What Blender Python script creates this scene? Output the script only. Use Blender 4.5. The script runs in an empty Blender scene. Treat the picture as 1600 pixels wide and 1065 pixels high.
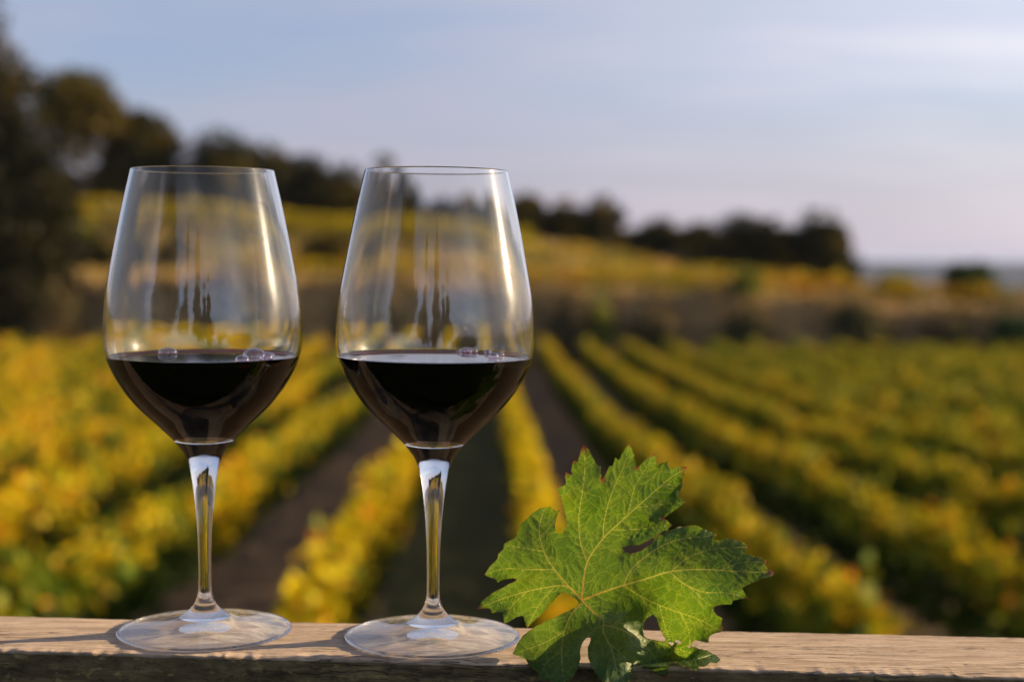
import bpy, math, random
import numpy as np

SC = bpy.context.scene
COL = SC.collection
R = math.radians

# ------------------------------------------------------------------ camera
FPX, IW, IH = 2400.0, 1600.0, 1065.0          # focal length in pixels of the 1600 px photograph
CAM = np.array([0.0, 0.0, 1.20])
PITCH, ROLL = R(3.16), R(0.45)
vf = np.array([0, math.cos(PITCH), -math.sin(PITCH)])
_r0 = np.array([1.0, 0, 0]); _u0 = np.array([0, math.sin(PITCH), math.cos(PITCH)])
vr = math.cos(ROLL) * _r0 + math.sin(ROLL) * _u0
vu = -math.sin(ROLL) * _r0 + math.cos(ROLL) * _u0
from mathutils import Matrix, Vector
cd = bpy.data.cameras.new('camera'); cam = bpy.data.objects.new('camera', cd); COL.objects.link(cam)
M = Matrix.Identity(4)
for i in range(3):
    M[i][0] = vr[i]; M[i][1] = vu[i]; M[i][2] = -vf[i]; M[i][3] = CAM[i]
cam.matrix_world = M
cd.sensor_width = 36.0; cd.lens = FPX * 36.0 / IW
cd.clip_start = 0.02; cd.clip_end = 20000
cd.dof.use_dof = True; cd.dof.focus_distance = 0.688; cd.dof.aperture_fstop = 5.8
SC.camera = cam

# ------------------------------------------------------------------ light
SUN_AZ, SUN_EL = R(75), R(13)                  # azimuth measured from +Y towards +X
SKY_STRENGTH = 0.073
sd = bpy.data.lights.new('sun', 'SUN'); sun = bpy.data.objects.new('sun', sd); COL.objects.link(sun)
sd.energy = 5.0; sd.angle = R(0.5)
try: sd.cycles.is_caustics_light = True
except Exception: pass
sd.energy = 5.0; sd.color = (1.0, 0.73, 0.41)
sdir = Vector((math.sin(SUN_AZ) * math.cos(SUN_EL), math.cos(SUN_AZ) * math.cos(SUN_EL), math.sin(SUN_EL)))
sun.rotation_euler = (-sdir).to_track_quat('-Z', 'Y').to_euler()
SC.view_settings.view_transform = 'Standard'; SC.view_settings.look = 'None'
SC.view_settings.exposure = 1.52; SC.view_settings.gamma = 1.0

W = bpy.data.worlds.new('World'); SC.world = W; W.use_nodes = True


class NT:
    """small node helper"""
    def __init__(s, tree):
        s.t = tree; s.n = tree.nodes; s.l = tree.links

    def node(s, kind, ins=None, **props):
        n = s.n.new(kind)
        for k, v in props.items(): setattr(n, k, v)
        for k, v in (ins or {}).items(): s.set(n, k, v)
        return n

    def set(s, n, k, v):
        sock = n.inputs[k]
        if hasattr(v, 'is_output') or isinstance(v, bpy.types.NodeSocket): s.l.new(v, sock)
        elif isinstance(v, bpy.types.Node): s.l.new(v.outputs[0], sock)
        else: sock.default_value = v

    def math(s, op, a, b=None, c=None, clamp=False):
        n = s.node('ShaderNodeMath', operation=op, use_clamp=clamp)
        for i, v in enumerate((a, b, c)):
            if v is not None: s.set(n, i, v)
        return n.outputs[0]

    def vmath(s, op, a, b=None):
        n = s.node('ShaderNodeVectorMath', operation=op)
        s.set(n, 0, a)
        if b is not None: s.set(n, 1, b)
        return n.outputs['Value'] if op in ('DOT_PRODUCT', 'LENGTH') else n.outputs[0]

    def mix(s, fac, a, b, blend='MIX'):
        n = s.node('ShaderNodeMix', data_type='RGBA', blend_type=blend)
        s.set(n, 0, fac); s.set(n, 6, a); s.set(n, 7, b)
        return n.outputs[2]

    def ramp(s, fac, stops):
        n = s.node('ShaderNodeValToRGB'); s.set(n, 0, fac)
        cr = n.color_ramp
        while len(cr.elements) < len(stops): cr.elements.new(0.5)
        for e, (p, c) in zip(cr.elements, stops):
            e.position = p; e.color = c if len(c) == 4 else (*c, 1)
        return n.outputs[0]

    def noise(s, vec, scale, detail=4, rough=0.55, dist=0.0):
        n = s.node('ShaderNodeTexNoise', {'Vector': vec, 'Scale': scale, 'Detail': detail, 'Roughness': rough, 'Distortion': dist})
        return n.outputs['Fac']

    def maprange(s, v, a, b, c=0.0, d=1.0, smooth=False):
        n = s.node('ShaderNodeMapRange', interpolation_type='SMOOTHSTEP' if smooth else 'LINEAR')
        for k, x in zip((0, 1, 2, 3, 4), (v, a, b, c, d)): s.set(n, k, x)
        return n.outputs[0]


def world_sky():
    N = NT(W.node_tree)
    N.n.clear()
    out = N.node('ShaderNodeOutputWorld'); bg = N.node('ShaderNodeBackground', {'Strength': SKY_STRENGTH})
    sky = N.node('ShaderNodeTexSky', sky_type='NISHITA', sun_disc=False, sun_elevation=SUN_EL, sun_rotation=SUN_AZ,
                 altitude=150, air_density=1.0, dust_density=1.6, ozone_density=2.0)
    tc = N.node('ShaderNodeTexCoord'); d = tc.outputs['Generated']
    sep = N.node('ShaderNodeSeparateXYZ', {0: d})
    z = N.math('ADD', N.math('MAXIMUM', sep.outputs[2], 0.0), 0.16)
    cv = N.node('ShaderNodeCombineXYZ', {0: N.math('DIVIDE', sep.outputs[0], z), 1: N.math('DIVIDE', sep.outputs[1], z), 2: 0.0})
    n1 = N.noise(N.vmath('MULTIPLY', cv, (0.55, 1.0, 1.0)), 0.85, 3, 0.5, 0.6)
    n2 = N.noise(N.vmath('MULTIPLY', cv, (0.8, 1.5, 1.0)), 2.1, 5, 0.6, 0.4)
    f = N.math('ADD', N.math('MULTIPLY', n1, 0.8), N.math('MULTIPLY', n2, 0.2))
    veil = N.maprange(f, 0.36, 0.66, 0.0, 1.0, True)
    # thin veil cloud: lavender grey, whiter and warmer towards the sun
    cs = N.vmath('DOT_PRODUCT', N.vmath('NORMALIZE', d), tuple(sdir))
    nearsun = N.maprange(cs, 0.15, 0.85, 0.0, 1.0, True)
    ccol = N.mix(nearsun, CLOUD_FAR, CLOUD_SUN)
    gap = N.mix(nearsun, GAP_FAR, GAP_SUN)
    blue = N.mix(0.35, gap, sky.outputs[0])
    col = N.mix(veil, blue, ccol)
    # unseen sky behind the camera brightened in a band for the glass reflections
    band = N.math('MULTIPLY', N.maprange(sep.outputs[1], -0.3, -0.75, 0.0, 1.0, True), N.maprange(sep.outputs[2], 0.50, 0.25, 0.0, 1.0, True))
    high = N.maprange(sep.outputs[2], 0.22, 0.65, 1.0, 0.5, True)           # unseen upper sky darkened to weaken its fill light
    behind = N.math('MULTIPLY', high, N.maprange(band, 0.0, 1.0, 1.0, 3.2))
    col = N.vmath('MULTIPLY', col, N.node('ShaderNodeCombineXYZ', {0: behind, 1: behind, 2: behind}))
    # low haze band over the horizon, faintly pink
    low = N.maprange(sep.outputs[2], 0.0, 0.13, 1.0, 0.0, True)
    col = N.mix(N.math('MULTIPLY', low, 0.75), col, N.mix(nearsun, HAZE_FAR, HAZE_SUN))
    # aureole of the veiled sun
    csp = N.math('MAXIMUM', cs, 0.0)
    aur = N.math('ADD', N.math('MULTIPLY', N.math('POWER', csp, 300.0), 90.0), N.math('MULTIPLY', N.math('POWER', csp, 30.0), 9.0))
    col = N.vmath('ADD', col, N.vmath('MULTIPLY', N.node('ShaderNodeCombineXYZ', {0: aur, 1: aur, 2: aur}), (1.0, 0.80, 0.56)))
    N.l.new(col, bg.inputs[0]); N.l.new(bg.outputs[0], out.inputs[0])


CLOUD_FAR, CLOUD_SUN = (2.3, 2.38, 3.0, 1), (5.7, 5.45, 5.7, 1)
GAP_FAR, GAP_SUN = (1.42, 1.76, 2.95, 1), (2.6, 2.9, 3.9, 1)
HAZE_FAR, HAZE_SUN = (2.75, 2.4, 2.65, 1), (3.9, 3.4, 3.6, 1)
world_sky()

try:
    cy = SC.cycles
    cy.max_bounces = 24; cy.transmission_bounces = 20; cy.glossy_bounces = 12; cy.diffuse_bounces = 4
    cy.transparent_max_bounces = 24; cy.volume_bounces = 0
    cy.caustics_reflective = False; cy.caustics_refractive = True; cy.blur_glossy = 0.3
    cy.sample_clamp_indirect = 6.0
except Exception:
    pass


# ------------------------------------------------------------------ projection helpers
def ray(x, y):
    x = np.asarray(x, float); y = np.asarray(y, float)
    return vf + ((x - 800) / FPX)[..., None] * vr - ((y - IH / 2) / FPX)[..., None] * vu


def at(x, y, Y):
    """point of the photograph's ray (x, y) that lies Y metres in front of the camera"""
    d = ray(x, y)
    return CAM + d * (np.asarray(Y, float) / d[..., 1])[..., None]


def on_plane(x, y, z):
    d = ray(x, y)
    return CAM + d * ((z - CAM[2]) / d[..., 2])[..., None]


# ------------------------------------------------------------------ object helpers
def tag(o, label=None, cat=None, group=None, kind=None):
    if label: o['label'] = label
    if cat: o['category'] = cat
    if group: o['group'] = group
    if kind: o['kind'] = kind
    return o


def empty(name, loc, rz=0.0):
    o = bpy.data.objects.new(name, None); COL.objects.link(o)
    o.location = loc; o.rotation_euler = (0, 0, rz); o.empty_display_size = 0.1
    return o


def mesh_obj(name, verts, faces, mat, parent=None, smooth=True, attrs=None, normals=None):
    """verts (n,3); faces: (m,k) array or list of lists; attrs: {name: (n,) or (n,3)} on points"""
    me = bpy.data.meshes.new(name)
    verts = np.asarray(verts, np.float32)
    if isinstance(faces, np.ndarray):
        k = faces.shape[1]; loops = faces.ravel(); starts = np.arange(0, len(loops), k); tot = len(faces)
        me.vertices.add(len(verts)); me.vertices.foreach_set('co', verts.ravel())
        me.loops.add(len(loops)); me.loops.foreach_set('vertex_index', loops.astype(np.int32))
        me.polygons.add(tot); me.polygons.foreach_set('loop_start', starts.astype(np.int32))
        try: me.polygons.foreach_set('loop_total', np.full(tot, k, np.int32))
        except Exception: pass
        me.update(calc_edges=True); me.validate()
    else:
        me.from_pydata(verts.tolist(), [], [list(map(int, f)) for f in faces])
    if smooth: me.polygons.foreach_set('use_smooth', np.ones(len(me.polygons), bool))
    for an, av in (attrs or {}).items():
        av = np.asarray(av, np.float32)
        if av.ndim == 1:
            a = me.attributes.new(an, 'FLOAT', 'POINT'); a.data.foreach_set('value', av)
        else:
            a = me.attributes.new(an, 'FLOAT_COLOR', 'POINT')
            a.data.foreach_set('color', np.concatenate([av, np.ones((len(av), 1), np.float32)], 1).ravel())
    me.materials.append(mat)
    me.update()
    if normals is not None:
        me.normals_split_custom_set_from_vertices(np.asarray(normals, float).tolist())
    o = bpy.data.objects.new(name, me); COL.objects.link(o)
    if parent is not None: o.parent = parent
    return o


def new_mat(name):
    m = bpy.data.materials.new(name); m.use_nodes = True
    N = NT(m.node_tree); N.n.clear()
    out = N.node('ShaderNodeOutputMaterial')
    return m, N, out


# ------------------------------------------------------------------ materials
def mat_glass():
    m, N, out = new_mat('clear_glass')
    g = N.node('ShaderNodeBsdfGlass', {'Color': (1, 1, 1, 1), 'Roughness': 0.0, 'IOR': 1.45})
    N.l.new(g.outputs[0], out.inputs[0]); return m


def mat_bowl_glass():
    """the glass of the bowl; its index follows what lies behind it (air, or wine, which quiets the outer mirror)"""
    m, N, out = new_mat('bowl_glass')
    a = N.node('ShaderNodeAttribute', attribute_name='ior').outputs['Fac']
    g = N.node('ShaderNodeBsdfGlass', {'Color': (1, 1, 1, 1), 'Roughness': 0.0, 'IOR': a})
    N.l.new(g.outputs[0], out.inputs[0]); return m


def mat_thin_glass(mirror=1.0):
    """thin, almost flat glass: light goes straight through, less what the surface mirrors at that angle (Schlick)"""
    m, N, out = new_mat('thin_clear_glass')
    ge = N.node('ShaderNodeNewGeometry')
    c = N.math('ABSOLUTE', N.vmath('DOT_PRODUCT', ge.outputs['Incoming'], ge.outputs['Normal']))
    f = N.math('ADD', N.math('MULTIPLY', N.math('POWER', N.math('SUBTRACT', 1.0, c, clamp=True), 5.0), 0.96), 0.04, clamp=True)
    f = N.math('MULTIPLY', f, mirror)
    a = N.node('ShaderNodeBsdfTransparent', {'Color': (0.99, 0.99, 0.985, 1)}); b = N.node('ShaderNodeBsdfGlossy', {'Roughness': 0.0, 'Color': (1, 1, 1, 1)})
    mx = N.node('ShaderNodeMixShader', {0: f, 1: a, 2: b})
    # sun glow focused by the foot, painted on as pale swirls
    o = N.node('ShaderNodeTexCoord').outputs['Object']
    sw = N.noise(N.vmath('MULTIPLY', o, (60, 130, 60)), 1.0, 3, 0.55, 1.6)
    sun_glow = N.math('MULTIPLY', N.maprange(sw, 0.35, 0.68, 0.08, 0.42, True), mirror)
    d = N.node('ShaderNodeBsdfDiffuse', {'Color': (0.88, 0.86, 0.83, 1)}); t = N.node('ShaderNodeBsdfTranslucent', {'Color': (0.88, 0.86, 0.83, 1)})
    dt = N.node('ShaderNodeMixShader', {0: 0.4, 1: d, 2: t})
    m3 = N.node('ShaderNodeMixShader', {0: sun_glow, 1: mx, 2: dt})
    N.l.new(m3.outputs[0], out.inputs[0]); return m


def mat_wine():
    """IOR comes from the mesh: wine against air on the surface, wine against glass on the wall"""
    m, N, out = new_mat('red_wine')
    a = N.node('ShaderNodeAttribute', attribute_name='ior').outputs['Fac']
    g = N.node('ShaderNodeBsdfGlass', {'Color': (1, 1, 1, 1), 'Roughness': 0.0, 'IOR': a})
    v = N.node('ShaderNodeVolumeAbsorption', {'Color': (0.84, 0.0, 0.46, 1), 'Density': 1250.0})
    N.l.new(g.outputs[0], out.inputs[0]); N.l.new(v.outputs[0], out.inputs[1]); return m


def mat_bubble():
    m, N, out = new_mat('bubble_film')
    ge = N.node('ShaderNodeNewGeometry')
    c = N.math('ABSOLUTE', N.vmath('DOT_PRODUCT', ge.outputs['Incoming'], ge.outputs['Normal']))
    f = N.math('ADD', N.math('MULTIPLY', N.math('POWER', N.math('SUBTRACT', 1.0, c, clamp=True), 1.5), 0.98), 0.14, clamp=True)
    a = N.node('ShaderNodeBsdfTransparent', {'Color': (0.97, 0.86, 0.93, 1)}); b = N.node('ShaderNodeBsdfGlossy', {'Roughness': 0.03})
    mx = N.node('ShaderNodeMixShader', {0: f, 1: a, 2: b})
    N.l.new(mx.outputs[0], out.inputs[0]); return m


def mat_wood():
    m, N, out = new_mat('weathered_wood')
    tc = N.node('ShaderNodeTexCoord'); o = tc.outputs['Object']
    geo = N.node('ShaderNodeAttribute', attribute_name='top'); top = geo.outputs['Fac']
    warp = N.node('ShaderNodeTexNoise', {'Vector': N.vmath('MULTIPLY', o, (3, 14, 14)), 'Scale': 1.0, 'Detail': 3})
    ow = N.vmath('ADD', o, N.vmath('MULTIPLY', N.vmath('SUBTRACT', warp.outputs['Color'], (.5, .5, .5)), (0.0, 0.012, 0.012)))
    gr = N.noise(N.vmath('MULTIPLY', ow, (26, 190, 190)), 1.0, 7, 0.7, 0.4)          # long grain
    fine = N.noise(N.vmath('MULTIPLY', ow, (260, 1200, 1200)), 1.0, 5, 0.68)
    big = N.noise(N.vmath('MULTIPLY', o, (5, 22, 22)), 1.0, 4, 0.6)
    spk = N.noise(N.vmath('MULTIPLY', o, (220, 420, 420)), 1.0, 3, 0.7)
    ck = N.noise(N.vmath('MULTIPLY', ow, (14, 330, 330)), 1.3, 2, 0.5)
    crack = N.maprange(N.math('ABSOLUTE', N.math('SUBTRACT', ck, 0.5)), 0.0, 0.026, 1.0, 0.0)
    crack = N.math('MULTIPLY', crack, N.maprange(N.noise(N.vmath('MULTIPLY', o, (9, 40, 40)), 1.0, 2), 0.44, 0.58))
    knot = N.node('ShaderNodeTexVoronoi', {'Vector': N.vmath('MULTIPLY', ow, (9, 15, 4)), 'Scale': 1.0, 'Randomness': 1.0}).outputs['Distance']
    base = N.ramp(gr, [(0.28, (0.22, 0.15, 0.10)), (0.46, (0.43, 0.325, 0.24)), (0.6, (0.57, 0.45, 0.355)), (0.78, (0.66, 0.55, 0.46))])
    base = N.mix(N.maprange(fine, 0.35, 0.7, 0.0, 0.45), base, (0.30, 0.225, 0.165, 1))
    base = N.mix(N.maprange(big, 0.52, 0.75, 0.0, 0.55), base, (0.24, 0.18, 0.135, 1))
    base = N.mix(N.maprange(spk, 0.62, 0.72, 0.0, 0.7), base, (0.11, 0.08, 0.06, 1))
    base = N.mix(N.maprange(knot, 0.05, 0.17, 0.75, 0.0, True), base, (0.16, 0.095, 0.055, 1))
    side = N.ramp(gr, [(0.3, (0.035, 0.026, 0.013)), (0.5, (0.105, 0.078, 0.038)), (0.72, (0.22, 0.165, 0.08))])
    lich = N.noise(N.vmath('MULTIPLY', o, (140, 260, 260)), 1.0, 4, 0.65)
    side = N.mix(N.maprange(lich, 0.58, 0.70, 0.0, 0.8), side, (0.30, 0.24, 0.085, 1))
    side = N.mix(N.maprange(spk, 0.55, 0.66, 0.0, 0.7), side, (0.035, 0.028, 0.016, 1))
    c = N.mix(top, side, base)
    c = N.mix(N.math('MULTIPLY', crack, 0.85), c, (0.05, 0.037, 0.028, 1))
    h = N.math('ADD', N.math('MULTIPLY', gr, 0.55), N.math('ADD', N.math('MULTIPLY', fine, 0.35), N.math('MULTIPLY', spk, 0.25)))
    h = N.math('SUBTRACT', h, N.math('MULTIPLY', crack, 0.7))
    bp = N.node('ShaderNodeBump', {'Strength': 0.8, 'Distance': 0.0013, 'Height': h})
    p = N.node('ShaderNodeBsdfPrincipled', {'Base Color': c, 'Roughness': 0.82, 'Normal': bp.outputs[0], 'Specular IOR Level': 0.25})
    N.l.new(p.outputs[0], out.inputs[0]); return m


def mat_foliage(name, trans=0.45, gain=1.5, gloss=0.02):
    """leaf cards: colour per leaf, lit from both sides"""
    m, N, out = new_mat(name)
    a = N.node('ShaderNodeAttribute', attribute_name='tint'); c = a.outputs['Color']
    d = N.node('ShaderNodeBsdfDiffuse', {'Color': c, 'Roughness': 0.0})
    tcol = N.mix(1.0, c, (gain, gain * 0.95, gain * 0.5, 1), 'MULTIPLY')
    t = N.node('ShaderNodeBsdfTranslucent', {'Color': tcol})
    mx = N.node('ShaderNodeMixShader', {0: trans, 1: d, 2: t})
    g = N.node('ShaderNodeBsdfGlossy', {'Roughness': 0.5, 'Color': (1, 1, 1, 1)})
    m2 = N.node('ShaderNodeMixShader', {0: gloss, 1: mx, 2: g})
    N.l.new(m2.outputs[0], out.inputs[0]); return m


def mat_bark():
    m, N, out = new_mat('bark')
    o = N.node('ShaderNodeTexCoord').outputs['Object']
    n = N.noise(N.vmath('MULTIPLY', o, (6, 6, 1.2)), 2.0, 5, 0.65)
    c = N.ramp(n, [(0.3, (0.035, 0.025, 0.018)), (0.7, (0.13, 0.095, 0.065))])
    p = N.node('ShaderNodeBsdfPrincipled', {'Base Color': c, 'Roughness': 0.9,
               'Normal': N.node('ShaderNodeBump', {'Strength': 0.6, 'Distance': 0.03, 'Height': n}).outputs[0]})
    N.l.new(p.outputs[0], out.inputs[0]); return m


def mat_ground():
    m, N, out = new_mat('vineyard_ground')
    o = N.node('ShaderNodeTexCoord').outputs['Object']
    a = N.node('ShaderNodeAttribute', attribute_name='tint').outputs['Color']
    n1 = N.noise(o, 1.6, 6, 0.65); n2 = N.noise(o, 9.0, 5, 0.7)
    c = N.mix(N.maprange(n1, 0.3, 0.7, 0.0, 0.6), a, N.mix(1.0, a, (0.55, 0.55, 0.5, 1), 'MULTIPLY'))
    c = N.mix(N.maprange(n2, 0.45, 0.7, 0.0, 0.5), c, N.mix(1.0, a, (1.5, 1.4, 1.2, 1), 'MULTIPLY'))
    p = N.node('ShaderNodeBsdfPrincipled', {'Base Color': c, 'Roughness': 0.95, 'Specular IOR Level': 0.1,
               'Normal': N.node('ShaderNodeBump', {'Strength': 0.7, 'Distance': 0.08, 'Height': n2}).outputs[0]})
    N.l.new(p.outputs[0], out.inputs[0]); return m


def mat_leaf():
    m, N, out = new_mat('vine_leaf')
    at_ = lambda k: N.node('ShaderNodeAttribute', attribute_name=k).outputs
    uv = at_('uvw')['Vector']; vein = at_('vein')['Fac']; fine = at_('fine')['Fac']; tip = at_('tip')['Fac']; red = at_('red')['Fac']
    wob = N.node('ShaderNodeTexNoise', {'Vector': uv, 'Scale': 9.0, 'Detail': 2})
    uvw = N.vmath('ADD', uv, N.vmath('MULTIPLY', N.vmath('SUBTRACT', wob.outputs['Color'], (.5, .5, .5)), (0.05, 0.05, 0)))
    v1 = N.node('ShaderNodeTexVoronoi', {'Vector': uvw, 'Scale': 19.0}, feature='DISTANCE_TO_EDGE').outputs[0]
    v2 = N.node('ShaderNodeTexVoronoi', {'Vector': uvw, 'Scale': 52.0}, feature='DISTANCE_TO_EDGE').outputs[0]
    ter = N.maprange(v1, 0.0, 0.045, 1.0, 0.0, True)
    qua = N.maprange(v2, 0.0, 0.07, 1.0, 0.0, True)
    net = N.math('MAXIMUM', N.math('MULTIPLY', ter, 0.34), N.math('MULTIPLY', qua, 0.14))
    net = N.math('MAXIMUM', net, N.math('MULTIPLY', fine, 0.6))
    patch = N.noise(uv, 5.0, 4, 0.6)
    mott = N.noise(uv, 70.0, 3, 0.6)
    blade = N.ramp(patch, [(0.3, (0.028, 0.078, 0.016)), (0.55, (0.044, 0.102, 0.016)), (0.75, (0.070, 0.128, 0.016))])
    blade = N.mix(N.maprange(mott, 0.4, 0.7, 0.0, 0.2), blade, (0.035, 0.09, 0.018, 1))
    vcol = N.mix(red, (0.36, 0.40, 0.13, 1), (0.42, 0.20, 0.07, 1))
    c = N.mix(net, blade, (0.15, 0.22, 0.055, 1))
    c = N.mix(vein, c, vcol)
    c = N.mix(tip, c, (0.16, 0.035, 0.02, 1))
    tb = N.ramp(patch, [(0.3, (0.044, 0.105, 0.005)), (0.6, (0.078, 0.138, 0.005)), (0.8, (0.135, 0.17, 0.005))])
    tc_ = N.mix(net, tb, (0.26, 0.32, 0.03, 1))
    tc_ = N.mix(vein, tc_, N.mix(red, (0.40, 0.38, 0.06, 1), (0.42, 0.2, 0.04, 1)))
    tc_ = N.mix(tip, tc_, (0.13, 0.03, 0.012, 1))
    h = N.math('ADD', N.math('MULTIPLY', N.maprange(v1, 0.0, 0.28), 0.8), N.math('MULTIPLY', N.maprange(v2, 0.0, 0.3), 0.35))
    h = N.math('SUBTRACT', h, N.math('MULTIPLY', vein, 0.5))
    bp = N.node('ShaderNodeBump', {'Strength': 0.35, 'Distance': 0.0005, 'Height': h})
    p = N.node('ShaderNodeBsdfPrincipled', {'Base Color': c, 'Roughness': 0.5, 'Specular IOR Level': 0.45, 'Normal': bp.outputs[0]})
    t = N.node('ShaderNodeBsdfTranslucent', {'Color': tc_, 'Normal': bp.outputs[0]})
    mx = N.node('ShaderNodeMixShader', {0: 0.52, 1: p, 2: t})
    N.l.new(mx.outputs[0], out.inputs[0]); return m


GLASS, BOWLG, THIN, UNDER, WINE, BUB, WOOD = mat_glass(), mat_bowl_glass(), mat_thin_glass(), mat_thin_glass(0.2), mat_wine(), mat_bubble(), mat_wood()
FOL, DARKFOL, SCRUB, BARK, GROUND, LEAF = mat_foliage('vine_foliage', 0.24, 1.2, 0.005), mat_foliage('tree_foliage', 0.2, 1.2, 0.008), mat_foliage('scrub', 0.25, 1.2), mat_bark(), mat_ground(), mat_leaf()


# ------------------------------------------------------------------ terrain
def sm(a, b, x):
    t = np.clip((np.asarray(x, float) - a) / (b - a), 0, 1); return t * t * (3 - 2 * t)


ROWX = [0.65, 2.75, 4.75, 6.7, 8.7, 10.7, 12.7, 14.7, 16.7, 18.7, 20.7, 22.7, 24.7, 26.7]
ROWXL = [-1.35, -3.65, -5.8, -7.9, -10.0, -12.1, -14.2, -16.3, -18.4, -20.5, -22.6, -24.7]
ROWDIR = -0.0167
FIELD_END = 75.0
CREST = 1.35


def zrel_px(y, Y):
    return -(y - 400.0) / FPX * Y


def ground_z(x, y):
    """height of the land (world z)"""
    x = np.asarray(x, float); y = np.asarray(y, float)
    u = 800 + x / np.maximum(y, 1.0) * FPX                        # where a far point falls across the view
    s = np.clip(y, 0, 200)
    # concave field: falls away, then flattens
    drop = 2.1 + CREST + np.where(s < 30, 0.042 * s, 0.042 * 30 + 0.042 * 20 * (1 - np.exp(-(s - 30) / 20.0)))
    z = -drop
    xa = np.clip(x, -60, 60)
    b1 = np.interp(xa, [-60, -30, -8, 0, 30, 60], [-1.5, -1.6, -1.75, -2.05, -2.95, -3.3])
    z = z + (b1 - z) * sm(75.5, 79.5, y)
    h2 = np.interp(xa, [-60, -33, -13, 4.5, 11, 20, 27, 60], [3.4, 2.6, 1.4, 0.35, -0.9, -2.0, -3.6, -4.0])
    z = z + (h2 - z) * sm(87, 105, y)
    z = z - (z + 40.0) * sm(140, 900, y)
    far = 34.0 * sm(2300, 4200, y) * (0.88 + 0.10 * np.sin(x / 700.0 + 1.0) + 0.06 * np.sin(x / 210.0))
    z = z + far
    # terrace the fence stands on, behind and under the camera
    t = sm(0.95, 1.6, y)
    z = -1.2 * (1 - t) + z * t
    return z + CAM[2]


def rows_all():
    return sorted(ROWXL + ROWX)


def build_terrain():
    ys = np.concatenate([np.linspace(-150, -4, 14), np.linspace(-3, 0.8, 6), np.linspace(0.9, 2.0, 12), np.linspace(2.6, 8, 10),
                         np.linspace(8.6, 74, 110), np.linspace(74.6, 112, 76), np.geomspace(115, 9000, 60)])
    us = np.concatenate([np.linspace(-40, -9, 8), np.linspace(-8, 8, 321), np.linspace(9, 40, 8)])
    # cross spacing grows with distance
    V, T = [], []
    rx = np.array(rows_all())
    for y in ys:
        sc = np.interp(y, [-150, 0, 75, 112, 9000], [9, 3.5, 4.2, 6.5, 620])
        x = us * sc
        if y < 76: x = us * np.interp(y, [-150, 8, 75], [4.2, 4.2, 4.2])
        z = ground_z(x, np.full_like(x, y))
        V.append(np.stack([x, np.full_like(x, y), z], 1))
        soil = np.array([0.165, 0.118, 0.080]); grass = np.array([0.040, 0.062, 0.018]); dry = np.array([0.25, 0.21, 0.05])
        xr = x - ROWDIR * y
        gfac = np.zeros_like(x)
        gfac += ((xr > -1.35) & (xr < 0.65)) * 0.75
        gfac += (xr > 8) * 0.5 + ((xr < -6)) * 0.35
        c = soil * (1 - gfac[:, None]) + grass * gfac[:, None]
        if y > 75:
            w = 0.5 + 0.5 * np.sin(x * 0.31 + 2.1 * np.sin(y * 0.23) + y * 0.4); w = w[:, None]
            bank = np.array([0.20, 0.14, 0.07]) * (1 - w * 0.5) + np.array([0.30, 0.21, 0.09]) * w * 0.5
            hill = dry * w + np.array([0.10, 0.075, 0.035]) * (1 - w)
            c = bank if y < 80 else hill
            if y > 112: c = np.full_like(hill, 1) * np.array([0.07, 0.075, 0.03])
            if y > 1200: c = np.full_like(hill, 1) * np.array([0.018, 0.026, 0.03])
        if y < 1.2: c = np.full((len(x), 3), 1.0) * np.array([0.035, 0.05, 0.018])
        T.append(c)
    n = len(us); V = np.concatenate(V); T = np.concatenate(T)
    i = np.arange(len(ys) - 1)[:, None] * n + np.arange(n - 1)[None, :]
    F = np.stack([i, i + 1, i + n + 1, i + n], -1).reshape(-1, 4)
    o = mesh_obj('ground', V, F, GROUND, attrs={'tint': T})
    tag(o, kind='structure')


build_terrain()


# ------------------------------------------------------------------ leaf clouds
def leaf_cloud(cen, size, rng, flat=0.0):
    """one small folded leaf (two triangles about a midrib) per centre -> verts, faces, repeat count 4"""
    n = len(cen)
    a = rng.normal(size=(n, 3)); a[:, 2] *= (1 - flat) ; a /= np.linalg.norm(a, axis=1)[:, None]
    b = rng.normal(size=(n, 3)); b -= (b * a).sum(1)[:, None] * a; b /= np.linalg.norm(b, axis=1)[:, None]
    c = np.cross(a, b)
    s = (size * rng.uniform(0.7, 1.3, n))[:, None]
    v = np.stack([cen + a * s * 0.55, cen + b * s * 0.42 + c * s * 0.10, cen - a * s * 0.5, cen - b * s * 0.42 + c * s * 0.10], 1)
    f = np.arange(n * 4).reshape(n, 4)
    return v.reshape(-1, 3), f


def vnoise1(t, rng, step):
    """smooth 1-D value noise, -1..1"""
    t = np.asarray(t); i0 = math.floor(t.min() / step) - 1; n = int((t.max() - t.min()) / step) + 5
    g = rng.uniform(-1, 1, n); u = t / step - i0; k = np.floor(u).astype(int); w = u - k; w = w * w * (3 - 2 * w)
    return g[k] * (1 - w) + g[np.minimum(k + 1, n - 1)] * w


GOLD, YEL, ORG, GRN, DGR, OLV = [np.array(c) for c in ((0.50, 0.325, 0.006), (0.36, 0.33, 0.008), (0.46, 0.20, 0.015), (0.105, 0.155, 0.008), (0.022, 0.042, 0.008), (0.15, 0.17, 0.012))]


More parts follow.
